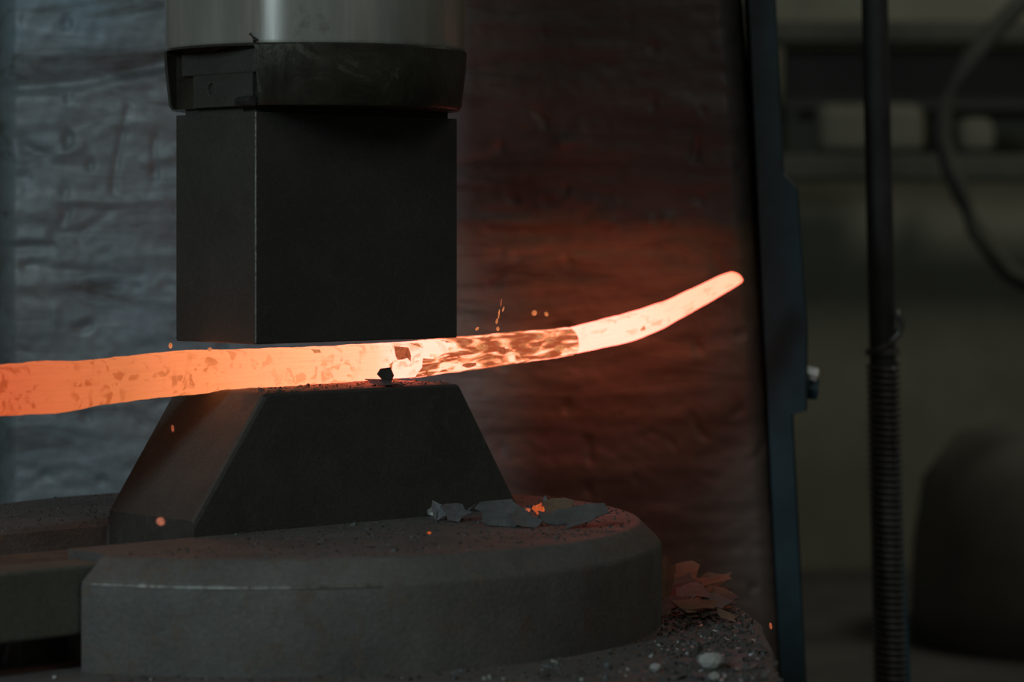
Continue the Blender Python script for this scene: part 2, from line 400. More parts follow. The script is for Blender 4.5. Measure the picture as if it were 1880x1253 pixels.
# ---------------------------------------------------------------- upper die
ud = thing('upper_die', UVH(248, 4245, 208), 'tall black steel upper die block hanging under the ram', 'die')
bm = bmesh.new(); uvbox(bm, 0, 496, 4123, 4367, -220, 208)
bmesh.ops.recalc_face_normals(bm, faces=bm.faces)
near = [e for e in bm.edges if all((v.co - UVH(0, 4123, v_h)).length < .02 for v, v_h in zip(sorted(e.verts, key=lambda q: -q.co.z), (-220, 208)))]
rest = [e for e in bm.edges if e not in near and not all(abs(v.co.z-(EYE-208*S)) < 1e-4 for v in e.verts)]
bot = [e for e in bm.edges if all(abs(v.co.z-(EYE-208*S)) < 1e-4 for v in e.verts)]
bevel(bm, 1.7, 1, near, 1)
bot = [e for e in bm.edges if e.is_valid and all(v.co.z < EYE-205*S for v in e.verts)]
bevel(bm, 9, 3, bot)
ub = link('die_block', bm, [M['die'], M['edge']], ud)
bm = bmesh.new(); uvbox(bm, 12, 484, 4136, 4354, -236, -219.9); link('die_neck', bm, M['die'], ud)
bm = bmesh.new(); uvbox(bm, -3, 3.6, 4128, 4309, -293, -232)
tg = link('dovetail_tongue', bm, M['die'], ud)
c1 = bmesh.new(); 
ring1 = []; 
for k in range(20):
    a = 2*math.pi*k/20; ring1.append((4254+13*math.cos(a), -266+14*math.sin(a)))
f1 = [c1.verts.new(UVH(-8, v_, h_)) for v_, h_ in ring1]; f2 = [c1.verts.new(UVH(2.5, v_, h_)) for v_, h_ in ring1]
c1.faces.new(f1); c1.faces.new(f2[::-1])
for k in range(20): c1.faces.new((f1[k], f2[k], f2[(k+1)%20], f1[(k+1)%20]))
boolean(tg, [c1])
bm = bmesh.new()
ff = [[bm.verts.new(UVH(tt, 4254+ra*1.4*math.cos(2*math.pi*k/20), -266+ra*1.5*math.sin(2*math.pi*k/20))) for k in range(20)] for tt, ra in ((-3.2, 9.6), (-3.2, 8.3), (1, 7.5))]
for a, b in zip(ff, ff[1:]):
    for k in range(20): bm.faces.new((a[k], a[(k+1)%20], b[(k+1)%20], b[k]))
link('pin_hole', bm, M['edge'], tg)
bm = bmesh.new(); tube(bm, [UVH(-6, 4122, -240), UVH(-6, 4150, -239), UVH(-5, 4168, -238)], .006, 8); link('retaining_pin', bm, M['scale_dark'], tg)

# ---------------------------------------------------------------- lower die
LT = 298
ld = thing('lower_die', UVH(256, 4250, 552), 'dark trapezoid lower die block with sloping ends on the round sow block', 'die')
bm = bmesh.new()
v0, v1 = 4123, 4396
pts = [(-140, 600), (-140, 523), (24, LT), (500, LT), (655, 545), (655, 600)]
fa = [bm.verts.new(UVH(t, v0 + (2 if h < 400 else 0), h)) for t, h in pts]; fb = [bm.verts.new(UVH(t, v1 - (10 if h > 400 and t < 0 else 0), h)) for t, h in pts]
bm.faces.new(fa); bm.faces.new(fb[::-1])
for k in range(6): bm.faces.new((fa[k], fb[k], fb[(k+1)%6], fa[(k+1)%6]))
bmesh.ops.recalc_face_normals(bm, faces=bm.faces)
ed = [e for e in bm.edges]
bevel(bm, 7, 3, [e for e in ed if min(v.co.z for v in e.verts) > EYE-300*S])
ls = [e for e in bm.edges if abs(max(v.co.z for v in e.verts)-min(v.co.z for v in e.verts)) > .1 and (sum((v.co for v in e.verts), Vector())/2 - UVH(-58, 4123, 410)).length < .03]
if ls: bevel(bm, 9, 2, ls, 1)
lb_ = link('die_block', bm, [M['lower_die'], M['lower_die']], ld)
# crusty scale layer on the working face
bm = bmesh.new()
gn = []
for i in range(100):
    row = []
    for j in range(40):
        t = 30 + 462*i/99; v = 4131 + 258*j/39
        n_ = noise.noise(Vector((t*.03, v*.09, 1)))*2.2 + noise.noise(Vector((t*.12, v*.2, 5)))*1.2
        row.append(bm.verts.new(UVH(t, v, LT - .6 - max(0, n_+.8) if 0 < i < 99 and 0 < j < 39 else LT+.5)))
    gn.append(row)
for i in range(99):
    for j in range(39): bm.faces.new((gn[i][j], gn[i][j+1], gn[i+1][j+1], gn[i+1][j]))
link('scale_layer', bm, M['rust_key'], ld)['label'] = 'rusty scale crust on the working face'

# ---------------------------------------------------------------- round sow block
DX, DY, DT = -430, 5445, 552
sow = thing('sow_block', V(DX, DY, 746), 'broad round steel block with sloping rim under the lower die', 'anvil block')
bm = bmesh.new()
lathe(bm, DX, DY, [(655, DT), (670, DT+.6), (675, 554), (679, 557), (694, 572), (710, 588), (714, 593), (716, 600), (716, 640), (716, 746)], 200,
      lambda k: 1 + .0025*noise.noise(Vector((math.cos(6.283*k)*9, math.sin(6.283*k)*9, 0))))
sb = link('block_body', bm, [M['sow']], sow)
c1 = bmesh.new(); uvbox(c1, -1200, -139, 4126, 4398, 400, 690)
c2 = bmesh.new(); uvbox(c2, -1200, -408, 4003, 4130, 400, 760)
c3 = bmesh.new(); uvbox(c3, -130, 650, 4135, 4392, 400, 610)
boolean(sb, [c1, c2, c3]); auto_smooth(sb, 32)
# worn bright line along the lower edge of the bevel
bm = bmesh.new(); arcs = []
for k in range(80):
    a = math.radians(247 + 40*k/79)
    n_ = .5+.5*noise.noise(Vector((a*14, 0, 0)))
    wdt = (2.4*n_+.5)*max(.12, 1-((a-math.radians(252))/1.0)**2 if a > math.radians(252) else 1)
    arcs.append([bm.verts.new(V(DX+rr*math.cos(a), DY+rr*math.sin(a), hh)) for rr, hh in ((714.2, 594-wdt), (717.2, 595.5), (717.4, 596.5+wdt))])
for a, b in zip(arcs, arcs[1:]):
    for i in range(2): bm.faces.new((a[i], b[i], b[i+1], a[i+1]))
link('worn_edge', bm, M['edge'], sow, True)['label'] = 'worn bright line along the bevel edge'

# keys that lock the die, left of it
kb = bmesh.new(); uvbox(kb, -1050, -410, 4012, 4098, 566, 686); bevel(kb, 7, 3)
tag(link('wedge_key', kb, M['key']), 'thick olive-grey steel wedge bar at lower left beside round block', 'wedge')
kb = bmesh.new(); uvbox(kb, -1050, -215, 4150, 4290, 574, 690); bevel(kb, 6, 2)
tag(link('tapered_key', kb, M['rust_key']), 'rust-brown tapered key bar in slot left of the lower die', 'wedge')

# ---------------------------------------------------------------- anvil below
bm = bmesh.new()
rt = [(452,4819),(468,5071),(476,5300),(470,5500),(447,5720),(418,5900),(360,6060),(240,6190),(60,6270),(-200,6310),(-430,6320)]
lf = [(-860-x, y) for x, y in rt[::-1][1:]]
fr = [(-1300,4500),(-1220,4250),(-1000,4080),(-700,4000),(-430,3980),(-160,4000),(140,4080),(360,4250),(436,4500)]
loop = rt + lf + fr
dense = []
nL = len(loop)
for i in range(nL):
    p0, p1, p2, p3 = (Vector(loop[(i+k) % nL]) for k in (-1, 0, 1, 2))
    for s in range(8):
        k = s/8; dense.append(.5*((2*p1)+(p2-p0)*k+(2*p0-5*p1+4*p2-p3)*k*k+(3*p1-p0-3*p2+p3)*k**3))
cen = Vector((-430, 5150))
rg = []
for sc_, h in ((.985, 746), (.994, 749), (1.0, 758), (1.0, 1100), (.97, 1110), (.97, 1667)):
    rg.append([])
    for i, p in enumerate(dense):
        k = sc_ + .006*noise.noise(Vector((p.x*.012, p.y*.012, h*.01)))
        qv = cen + (p-cen)*k; rg[-1].append(bm.verts.new(V(qv.x, qv.y, h)))
for a, b in zip(rg, rg[1:]):
    for k in range(len(dense)): bm.faces.new((a[k], a[(k+1) % len(dense)], b[(k+1) % len(dense)], b[k]))
bm.faces.new(rg[0]); bm.faces.new(rg[-1][::-1])
anv = tag(auto_smooth(link('anvil_base', bm, M['anvil']), 35), 'wide brown-grey anvil base under the round block, littered with scale', 'anvil')

# ---------------------------------------------------------------- glowing bar
PR = [(-190,680,-190,780),(-60,676,-60,768),(0,672,0,763),(99,663,99,758),(140,664,140,750),(181,661,181,742),(247,654,250,733),(313,647,315,727),(363,643,367,722),(396,643.5,396,715.5),
      (495,640,495,710),(620,636,620,702),(694,631,694,697),(752,628,752,693),(801,624.5,806,685),(917,614,920,670.5),(1043,603.5,1049,651),(1051,601,1057,648.5),(1141,578.5,1152,629),
      (1185,566,1198,611),(1230,551,1246,585),(1262,536,1279,566),(1297,519.5,1312,547),(1328,505,1344,529),(1342,500,1357,519.5)]
BV = 4262
def bar_pt(x, y, v=BV):
    r = (x-940)/F; Y = v/(UX - UY*r); return V(r*Y, Y, (y-425)*Y/F)
stations = []
for a, b in zip(PR, PR[1:]):
    n_ = max(2, int((b[0]-a[0])/7))
    for s in range(n_): stations.append([a[i]+(b[i]-a[i])*s/n_ for i in range(4)])
stations.append(list(PR[-1]))
for _ in range(3):   # ease the corners of the outline
    q2 = [s[:] for s in stations]
    for i in range(1, len(stations)-1):
        for k in range(4): q2[i][k] = .25*stations[i-1][k]+.5*stations[i][k]+.25*stations[i+1][k]
    stations = q2
VD = Vector((-UY, UX, 0))
def section(st, off=0.0):
    tp, bt = bar_pt(st[0], st[1]), bar_pt(st[2], st[3])
    c = (tp+bt)/2; up = (tp-bt)/2; hh = up.length; up = up/hh
    x = st[0]; k = max(0, min(1, (x-640)/260)); ex = 5.0*(1-k)+2.3*k
    depth = hh*(1.05*(1-k)+1.0*k)
    return c, up, hh+off*S, depth+off*S, ex
def sec_point(st, ang, off=0.0):
    c, up, hh, dp, ex = section(st, off)
    ca, sa = math.cos(ang), math.sin(ang)
    r = (abs(ca)**ex + abs(sa)**ex)**(-1/ex)
    return c + up*(hh*r*sa) - VD*(dp*r*ca)
NS = 48
def bar_mesh(sts, off, noise_amp, jag=None):
    bm = bmesh.new(); uvl = bm.loops.layers.uv.new('UVMap'); rings = []
    for si, st in enumerate(sts):
        r_ = []
        for k in range(NS):
            ang = 2*math.pi*k/NS
            p = sec_point(st, ang, off + noise_amp*noise.noise(Vector((st[0]*.035, math.cos(ang)*1.7, math.sin(ang)*1.7))) + .5*noise_amp*noise.noise(Vector((st[0]*.11, math.cos(ang)*4, math.sin(ang)*4))))
            r_.append(bm.verts.new(p))
        rings.append(r_)
    return bm, uvl, rings
def skin(bm, uvl, rings, sts, skip=None):
    for i, (a, b) in enumerate(zip(rings, rings[1:])):
        for k in range(NS):
            if skip and skip(i, k): continue
            f = bm.faces.new((a[k], a[(k+1)%NS], b[(k+1)%NS], b[k]))
            for lp, (x, kk) in zip(f.loops, ((sts[i][0], k), (sts[i][0], k+1), (sts[i+1][0], k+1), (sts[i+1][0], k))):
                lp[uvl].uv = ((x+190)/1545.0, kk/NS)
bar = thing('glowing_bar', bar_pt(560, 700), 'long red-hot steel bar lying across the lower die, its bright end curving upward', 'steel bar')
bm, uvl, rings = bar_mesh(stations, 0, 1.3)
# rounded tip
tip = []
c, up, hh, dp, ex = section(stations[-1]); tdir = (section(stations[-1])[0]-section(stations[-4])[0]).normalized()
sts = stations[:]
for k_, s_ in ((3, .9), (6, .72), (7.5, .42)):
    rings.append([bm.verts.new(c + (v.co-c)*s_ + tdir*k_*S) for v in rings[len(stations)-1]]); sts.append([stations[-1][0]+k_*.6, 0, 0, 0])
skin(bm, uvl, rings, sts); bm.faces.new(rings[0]); f = bm.faces.new(rings[-1][::-1])
for lp in f.loops: lp[uvl].uv = (.995, .5)
hb = link('bar_core', bm, M['hot'], bar, True)
# cracked crust sleeve: ragged left end, clean right end with a thin lip
cs = [s for s in stations if 742 <= s[0] <= 1047]
bm, uvl, rings = bar_mesh(cs, 1.6, 1.6)
def skip(i, k):
    x = cs[i][0]; e = 768 + 26*noise.noise(Vector((k*.35, 2, 0))) + (32 if k in range(2, 14) else -14 if k in range(36, 47) else 0)
    return x < e
skin(bm, uvl, rings, cs, skip)
lip = [bm.verts.new(sec_point(cs[-1], 2*math.pi*k/NS, -1.5)) for k in range(NS)]
for k in range(NS):
    f = bm.faces.new((rings[-1][k], rings[-1][(k+1)%NS], lip[(k+1)%NS], lip[k]))
    for lp in f.loops: lp[uvl].uv = (.64, k/NS)
bmesh.ops.delete(bm, geom=[v for v in bm.verts if not v.link_faces], context='VERTS')
link('crust_sleeve', bm, M['hot_crust'], bar, True)['label'] = 'cracked darker scale sleeve around the bar'
# separate plates of scale lifting off the bar: (x, height 0..1 across the face, length, width, rotation, lift)
def bar_at(x):
    return min(stations, key=lambda s: abs(s[0]-x))
def bar_plate(x, fr_, lx, ly, rot, lift, mat, seed, curl=2):
    rnd = random.Random(seed); bm = bmesh.new(); n_ = 9; top, botm = [], []
    ring = []
    for k in range(n_):
        a = 2*math.pi*k/n_ + rnd.uniform(-.2, .2); rr = rnd.uniform(.75, 1.15)
        ex_, ey_ = lx*rr*math.cos(a), ly*rr*math.sin(a); ca, sa = math.cos(rot), math.sin(rot)
        ring.append((ex_*ca-ey_*sa, ex_*sa+ey_*ca, rr))
    for (dx, dy, rr) in [(0, 0, 0)]+ring:
        st = bar_at(x+dx); hpx = (st[3]-st[1])/2
        s_ = max(-.97, min(.97, (fr_*2-1) + dy/hpx)); 
        c, up, hh, dp, ex = section(st)
        rad_ = (1-abs(s_)**ex)**(1/ex)
        base = c + up*(hh*s_) - VD*(dp*rad_) + Vector((UX, UY, 0))*((x+dx-st[0])*S)
        l_ = lift + (curl*(.5+rnd.random()) if rr else 0)
        top.append(bm.verts.new(base - VD*((l_+1.0)*S))); botm.append(bm.verts.new(base - VD*((l_)*S)))
    for k in range(1, n_+1):
        j = k % n_ + 1
        bm.faces.new((top[0], top[k], top[j])); bm.faces.new((botm[0], botm[j], botm[k])); bm.faces.new((top[k], botm[k], botm[j], top[j]))
    return link('scale_plate', bm, mat, bar)
M['plate_dim'] = emis('dim_scale_plate', (.50,.11,.042), 1.0)
M['plate_mid'] = emis('mid_scale_plate', (.82,.27,.10), 1.0)
def face_plate(poly, mat, lift, label=None):
    """torn plate hugging the bar's front face, outline given along the bar"""
    bm = bmesh.new(); uvl = bm.loops.layers.uv.new('UVMap'); pts = []
    for k in range(len(poly)):       # extra ragged points on each side
        (x0, y0), (x1, y1) = poly[k], poly[(k+1) % len(poly)]; L = math.hypot(x1-x0, y1-y0); m_ = max(1, int(L/6))
        for s_ in range(m_):
            f_ = s_/m_; j_ = 0 if s_ == 0 else 1.1*noise.noise(Vector((x0*.7+s_*3, y0*.7, 1)))
            pts.append((x0+(x1-x0)*f_ + (y1-y0)/L*j_, y0+(y1-y0)*f_ - (x1-x0)/L*j_))
    cx_, cy_ = sum(p[0] for p in pts)/len(pts), sum(p[1] for p in pts)/len(pts)
    rows = [[], [], [], []]
    for ri, (sc_, lf) in enumerate(((.5, lift), (1, lift+1.5), (1, lift+.3))):
        for x, y in pts:
            x, y = cx_+(x-cx_)*sc_, cy_+(y-cy_)*sc_
            st = bar_at(x); f_ = max(-.96, min(.96, 1-2*(y-st[1])/(st[3]-st[1]))); c, up, hh, dp, ex = section(st)
            rows[ri].append((bm.verts.new(c + up*(hh*f_) - VD*(dp*(1-abs(f_)**ex)**(1/ex) + (lf+1.3*noise.noise(Vector((x*.08, y*.08, 2))))*S) + Vector((UX, UY, 0))*((x-st[0])*S)), ((x+190)/1545, (1-f_)/4)))
    st = bar_at(cx_); f_ = 1-2*(cy_-st[1])/(st[3]-st[1]); c, up, hh, dp, ex = section(st)
    ctr = (bm.verts.new(c + up*(hh*f_) - VD*(dp*(1-abs(f_)**ex)**(1/ex) + lift*S)), ((cx_+190)/1545, (1-f_)/4))
    n_ = len(pts)
    def face(q_):
        f = bm.faces.new([v[0] for v in q_])
        for lp, v in zip(f.loops, q_): lp[uvl].uv = v[1]
    for k in range(n_):
        j = (k+1) % n_
        face((ctr, rows[0][k], rows[0][j])); face((rows[0][k], rows[1][k], rows[1][j], rows[0][j])); face((rows[1][k], rows[2][k], rows[2][j], rows[1][j]))
    o = link('scale_plate', bm, mat, bar)
    if label: o['label'] = label
for poly, m, lf, lb in [([(704,635),(727,637),(731,652),(730,663),(726,656),(716,659),(706,660),(702,648)], 'plate_dim', 1.5, 'dark squarish scale plate on the bright band'),
                        ([(752,657),(774,658),(788,650),(813,651),(815,668),(806,681),(786,688),(770,693),(748,693),(743,688),(750,674)], 'hot_crust', 3.2, 'large torn mottled plate lifting off the bar'),
                        ([(736,630),(751,630),(754,638),(744,635)], 'plate_mid', 1, None), ([(691,668),(698,663),(697,676),(691,681)], 'plate_mid', 1, None),
                        ([(888,634),(905,637),(904,651),(894,649)], 'plate_dim', 2.5, None), ([(552,640),(565,641),(566,647),(556,648)], 'plate_mid', 1, None)]:
    face_plate(poly, M[m], lf, lb)
for i, a in enumerate([(838,.18,15,5,-.1,2,'plate_dim'), (1155,.42,5,4,.3,.5,'plate_mid'), (860,.7,12,5,.1,2,'plate_mid'), (962,.6,14,5,-.1,2,'plate_dim'), (1005,.35,12,5,.1,2,'plate_mid')]):
    bar_plate(*a[:6], M[a[6]], 100+i)

# ---------------------------------------------------------------- flakes, grit, sparks
def flake_bm(c, sx, sy, th, yaw, tilt, tdir, seed, curl=0, n_=10):
    """thin torn plate of scale lying at c, raised by the angle tilt towards the compass direction tdir"""
    rnd = random.Random(seed); bm = bmesh.new(); pts = [(0,0)]
    cuts = sorted((k + rnd.uniform(-.38, .38))*2*math.pi/n_ for k in range(n_))
    for a in cuts:
        rr = rnd.uniform(.5, 1.15)
        pts.append((sx*rr*math.copysign(abs(math.cos(a))**.7, math.cos(a)), sy*rr*math.copysign(abs(math.sin(a))**.7, math.sin(a))))
    ax = Vector((math.sin(tdir), -math.cos(tdir), 0)); from_ = mathutils.Matrix.Rotation(tilt, 3, ax)
    top, bt = [], []
    for x, y in pts:
        z = curl*((x/sx)**2) + rnd.uniform(-.05, .05)*min(sx, sy)
        X = x*math.cos(yaw)-y*math.sin(yaw); Y = x*math.sin(yaw)+y*math.cos(yaw)
        top.append(from_ @ Vector((X, Y, z+th))); bt.append(from_ @ Vector((X, Y, z)))
    mn = min(p[2] for p in bt + top)
    tv = [bm.verts.new(V(c[0]+x, c[1]+y, c[2]-(z-mn))) for x, y, z in top]; bv = [bm.verts.new(V(c[0]+x, c[1]+y, c[2]-(z-mn))) for x, y, z in bt]
    for k in range(1, n_+1):
        j = k % n_ + 1
        bm.faces.new((tv[0], tv[k], tv[j])); bm.faces.new((bv[0], bv[j], bv[k])); bm.faces.new((tv[k], bv[k], bv[j], tv[j]))
    return bm
def flake(px, py, H, sx, sy, yaw, tilt, tdir, seed, mat, label, group=None, curl=0, th=1.6, name='scale_flake'):
    X, Y = on_plane(px, py, H)
    bm = flake_bm((X, Y, H), sx, sy, th, yaw, tilt, tdir, seed, curl)
    return tag(link(name, bm, M[mat]), label, 'scale flake' if name != 'slag_pebble' else 'pebble', group)
R = math.radians
# on the round block, right of the die
big = [(806,956,15,22,.2,R(70),R(80),'scale','grey scale flake leaning by the pale chip at die foot'),
       (838,958,30,26,.4,R(38),R(95),'scale','grey torn flake second from left on round block'),
       (856,957,9,30,-.9,R(35),R(20),'scale','narrow upturned grey splinter left of the largest flake'),
       (918,965,56,42,.1,R(38),R(85),'scale','largest grey scale flake on the round block'),
       (958,968,34,34,.5,R(28),R(100),'scale','grey scale flake overlapping right side of the largest one'),
       (1068,969,54,32,.1,R(30),R(75),'scale','dark slate-grey flake right of the glowing ember'),
       (1020,963,34,26,.3,R(30),R(100),'scale','grey flake with orange-lit edge beside the ember'),
       (1030,951,34,30,.2,R(40),R(95),'scale_rust','brown humped flake behind the slate-grey flake'),
       (945,946,16,30,.1,R(12),R(80),'glint','small shiny chip behind the largest flake'),
       (1003,944,6,22,.3,R(70),R(90),'scale','tiny upright blue-grey splinter beside the ember'),
       (1085,944,26,40,1.4,R(8),R(100),'scale','thin grey flake at the back edge of round block')]
for i, (px, py, sx, sy, yaw, ti, td, m, lb) in enumerate(big):
    flake(px, py, DT, sx, sy, yaw, ti, td, 300+i, m, lb, curl=(6 if i in (0, 1) else 2))
def pebble(px, py, H, r, seed, mat, label, name='slag_pebble', cat='pebble', sq=.75, lift=0):
    X, Y = on_plane(px, py, H); bm = bmesh.new(); bmesh.ops.create_icosphere(bm, subdivisions=2, radius=1)
    for v in bm.verts:
        d = 1 + .28*noise.noise(v.co*1.6 + Vector((seed*7.1, 0, 0))) + .12*noise.noise(v.co*4 + Vector((seed, 3, 0)))
        v.co = V(X + v.co.x*r*d, Y + v.co.y*r*d, H - (v.co.z*d*sq + sq*.9)*r - lift)
    return tag(link(name, bm, M[mat]), label, cat)
pebble(793, 949, DT, 9, 1, 'glint', 'bright silvery chip at the foot of the lower die', 'metal_chip', 'chip', 1.0)
pebble(1306, 1231, 746, 22, 2, 'pale', 'large pale slag lump on the anvil base')
pebble(1301, 1200, 746, 5, 3, 'glint', 'tiny shiny chip behind the pale slag lump', 'metal_chip', 'chip')
pebble(1312, 1251, 746, 10, 9, 'pale', 'small pale slag lump in front of the large one')
pebble(1203, 1234, 746, 10, 4, 'pale', 'small grey-white slag lump left of the large pale one')
pebble(1116, 1227, 746, 8, 5, 'scale', 'small grey lump near the foot of the round block')
pebble(193, 1060, 592, 5, 6, 'glint', 'bright chip on the left corner of the round block', 'metal_chip', 'chip')
pebble(100, 1247, 746, 4, 8, 'glint', 'faint bright chip at the lower left under wedge', 'metal_chip', 'chip')
flake(990, 944, DT, 15, 18, .2, R(28), R(90), 501, 'ember', 'glowing orange ember flake on the round block')
pebble(1036, 956, DT, 3, 21, 'ember', 'small ember crumb under the edge-lit grey flake', 'ember', 'ember', .5)
pebble(788, 981, DT, 4, 11, 'ember', 'tiny dull red ember in front of lower die', 'ember', 'ember', .6)
pebble(969, 940, DT, 5, 12, 'dull', 'dull red crumb behind the glowing ember', 'ember', 'ember', .8)
# heap on the anvil base, right
heap = [(1228,1082,0,30,20,38,90,'scale_rust','upper left rust-brown flake of the heap beside round block'),
        (1262,1076,0,34,20,40,85,'scale_rust','back brown flake at the top of the heap'),
        (1313,1088,0,34,20,48,80,'scale_rust','upright orange-brown flake at the back right of the heap'),
        (1224,1106,6,16,34,55,70,'scale_rust','steep brown flake against the round block wall'),
        (1290,1094,0,60,24,10,60,'scale_rust','slim brown flake lying across the back of the heap'),
        (1316,1104,4,46,20,14,120,'scale_rust','slim brown flake at right edge of the heap'),
        (1256,1100,4,42,26,20,95,'scale_grey','dark flake sandwiched in the heap centre'),
        (1272,1116,12,48,34,16,85,'scale','wide grey flake in the middle of the heap'),
        (1312,1121,8,34,26,20,110,'scale','small grey flake at right middle of the heap'),
        (1236,1124,4,34,26,14,60,'scale_grey','dark flake at the lower left of the heap'),
        (1280,1128,3,52,22,18,90,'scale_rust','long brown flake at the front of the heap'),
        (1335,1137,0,26,14,20,130,'scale_rust','small pinkish brown flake in front of the heap'),
        (1325,1112,2,40,24,10,80,'scale_grey','dark flake beneath the slim brown one')]
for i, (px, py, lift, sx, sy, ti, td, m, lb) in enumerate(heap):
    X, Y = on_plane(px, py+8, 746)
    lift = 4 + 26*max(0, 1-math.hypot((px-1270)/75, (py-1100)/60))
    bm = flake_bm((X, Y, 746-lift), sx, sy*1.5, 2.2, random.Random(40+i).uniform(-.3, .3), R(ti*.7+9), R(td), 60+i, 3)
    tag(link('scale_flake', bm, M[m]), lb, 'scale flake')
for i in range(14):
    rnd = random.Random(900+i)
    px, py = rnd.uniform(1222, 1325), rnd.uniform(1090, 1142); X, Y = on_plane(px, py, 746)
    bm = flake_bm((X, Y, 746-rnd.uniform(0, 16)), rnd.uniform(16, 32), rnd.uniform(22, 42), 2, rnd.uniform(-.5, .5), R(rnd.uniform(8, 26)), rnd.uniform(.6, 2.4), 920+i, 2)
    tag(link('scale_flake', bm, M[rnd.choice(['scale_rust', 'scale_rust', 'scale_dark', 'scale_grey'])]), 'small buried flake at the bottom of the scale heap', 'scale flake', 'small flakes under the scale heap')
flake(1325, 1202, 746, 52, 34, .1, R(3), R(90), 71, 'scale', 'flat blue-grey flake behind the large pale slag lump')
for i, (px, py, sx, sy, lb) in enumerate([(1345,1213,24,30,'thin grey flake right of the pale slag lump'), (1355,1226,26,34,'rough grey flake at far right of anvil base'),
        (1270,1222,26,30,'pale grey flake left of the pale slag lump'), (1290,1246,36,26,'grey flake at the bottom frame edge'), (1398,1199,22,12,'narrow flake on the right rim of anvil base'), (1240,1246,26,22,'dull grey flake low beside the pale lumps')]):
    flake(px, py, 746, sx, sy, .4*i, R(8), R(60*i), 80+i, 'scale', lb, curl=2)
# flakes on the lower die
def die_flake(t, v, H, *a, **k):
    p = UVH(t, v, H); return flake_bm((p.x/S, p.y/S, H), *a, **k)
bm = die_flake(338, 4150, LT-2, 22, 20, 2, .7, R(68), R(133), 5, 2, 7); tag(link('scale_flake', bm, M['lower_die']), 'black upright scale flake on the lower die against hot bar', 'scale flake')
bm = die_flake(312, 4140, LT-3, 38, 20, 1.6, .75, R(20), R(133), 8, 2); tag(link('scale_flake', bm, M['scale']), 'flat grey flake on the lower die edge', 'scale flake')
bm = die_flake(350, 4134, LT-1, 20, 9, 1.6, .8, R(16), R(133), 9, 1); tag(link('scale_flake', bm, M['scale']), 'small grey flake in front of the black upright one', 'scale flake')
bm = die_flake(405, 4200, LT-2, 7, 6, 1.5, .4, R(60), R(133), 19, 1); tag(link('scale_flake', bm, M['plate_dim']), 'tiny glowing flake under the bar at right of die', 'scale flake')

# grit
def grit(name, pts_fn, count, mats, label, smin, smax, seed):
    rnd = random.Random(seed); bm = bmesh.new()
    for i in range(count):
        X, Y, H = pts_fn(rnd)
        s = rnd.uniform(smin, smax) * (2.0 if rnd.random() < .06 else 1); a = rnd.uniform(0, 6.28); ti = rnd.uniform(-.5, .5); tj = rnd.uniform(-.5, .5)
        ps = []
        for k in range(4):
            aa = a + 1.57*k + rnd.uniform(-.4, .4); x, y = s*math.cos(aa)*rnd.uniform(.6, 1.3), s*math.sin(aa)*rnd.uniform(.6, 1.3)
            ps.append((x, y, x*ti+y*tj))
        mn = min(p[2] for p in ps)
        tv = [bm.verts.new(V(X+x, Y+y, H-(z-mn)-.3*s)) for x, y, z in ps]; bv = [bm.verts.new(V(X+x, Y+y, H+.4)) for x, y, z in ps]
        mi = 0 if rnd.random() < .68 else (1 if rnd.random() < .8 or len(mats) < 3 else 2)
        fs = [bm.faces.new(tv)] + [bm.faces.new((tv[k], bv[k], bv[(k+1)%4], tv[(k+1)%4])) for k in range(4)]
        for f in fs: f.material_index = mi
    o = link(name, bm, [M[m] for m in mats]); return tag(o, label, 'grit', None, 'stuff')
def in_disc(rnd):
    while True:
        a, r = rnd.uniform(0, 6.28), 662*math.sqrt(rnd.random()); X, Y = DX+r*math.cos(a), DY+r*math.sin(a)
        t = UX*X+UY*Y-T0; v = -UY*X+UX*Y
        if -150 < t < 665 and 4110 < v < 4400: continue
        if t < -130 and 3990 < v < 4405: continue
        return X, Y, DT
grit('scale_grit', in_disc, 2200, ['scale_grey', 'scale', 'scale_dark'], 'fine dark scale grit scattered on the round block top', 1.0, 3.2, 5)
def on_anvil(rnd):
    while True:
        px, py = rnd.gauss(1310, 60), rnd.uniform(1095, 1252)
        X, Y = on_plane(px, py, 746)
        if math.hypot(X-DX, Y-DY) < 722 or X > 455 - max(0, Y-5500)*.16: continue
        return X, Y, 745.5
grit('scale_grit', on_anvil, 1500, ['scale_grey', 'scale', 'glint'], 'shiny dark grit spread over the anvil base ledge', 1.2, 5.5, 6)
def on_anvil2(rnd):
    while True:
        px, py = rnd.uniform(200, 1300), rnd.uniform(1180, 1252)
        X, Y = on_plane(px, py, 746)
        if math.hypot(X-DX, Y-DY) < 722: continue
        return X, Y, 745.5
grit('scale_grit', on_anvil2, 350, ['scale_grey', 'scale', 'pale'], 'sparse grit on the anvil base below the round block', 1.2, 5, 9)
def on_die(rnd):
    p = UVH(rnd.uniform(30, 495), rnd.uniform(4129, 4380), LT); return p.x/S, p.y/S, LT-1.2
grit('scale_grit', on_die, 420, ['scale_rust', 'scale_grey', 'scale_dark'], 'crumbs of scale on the working face of lower die', 1.0, 3.5, 7)

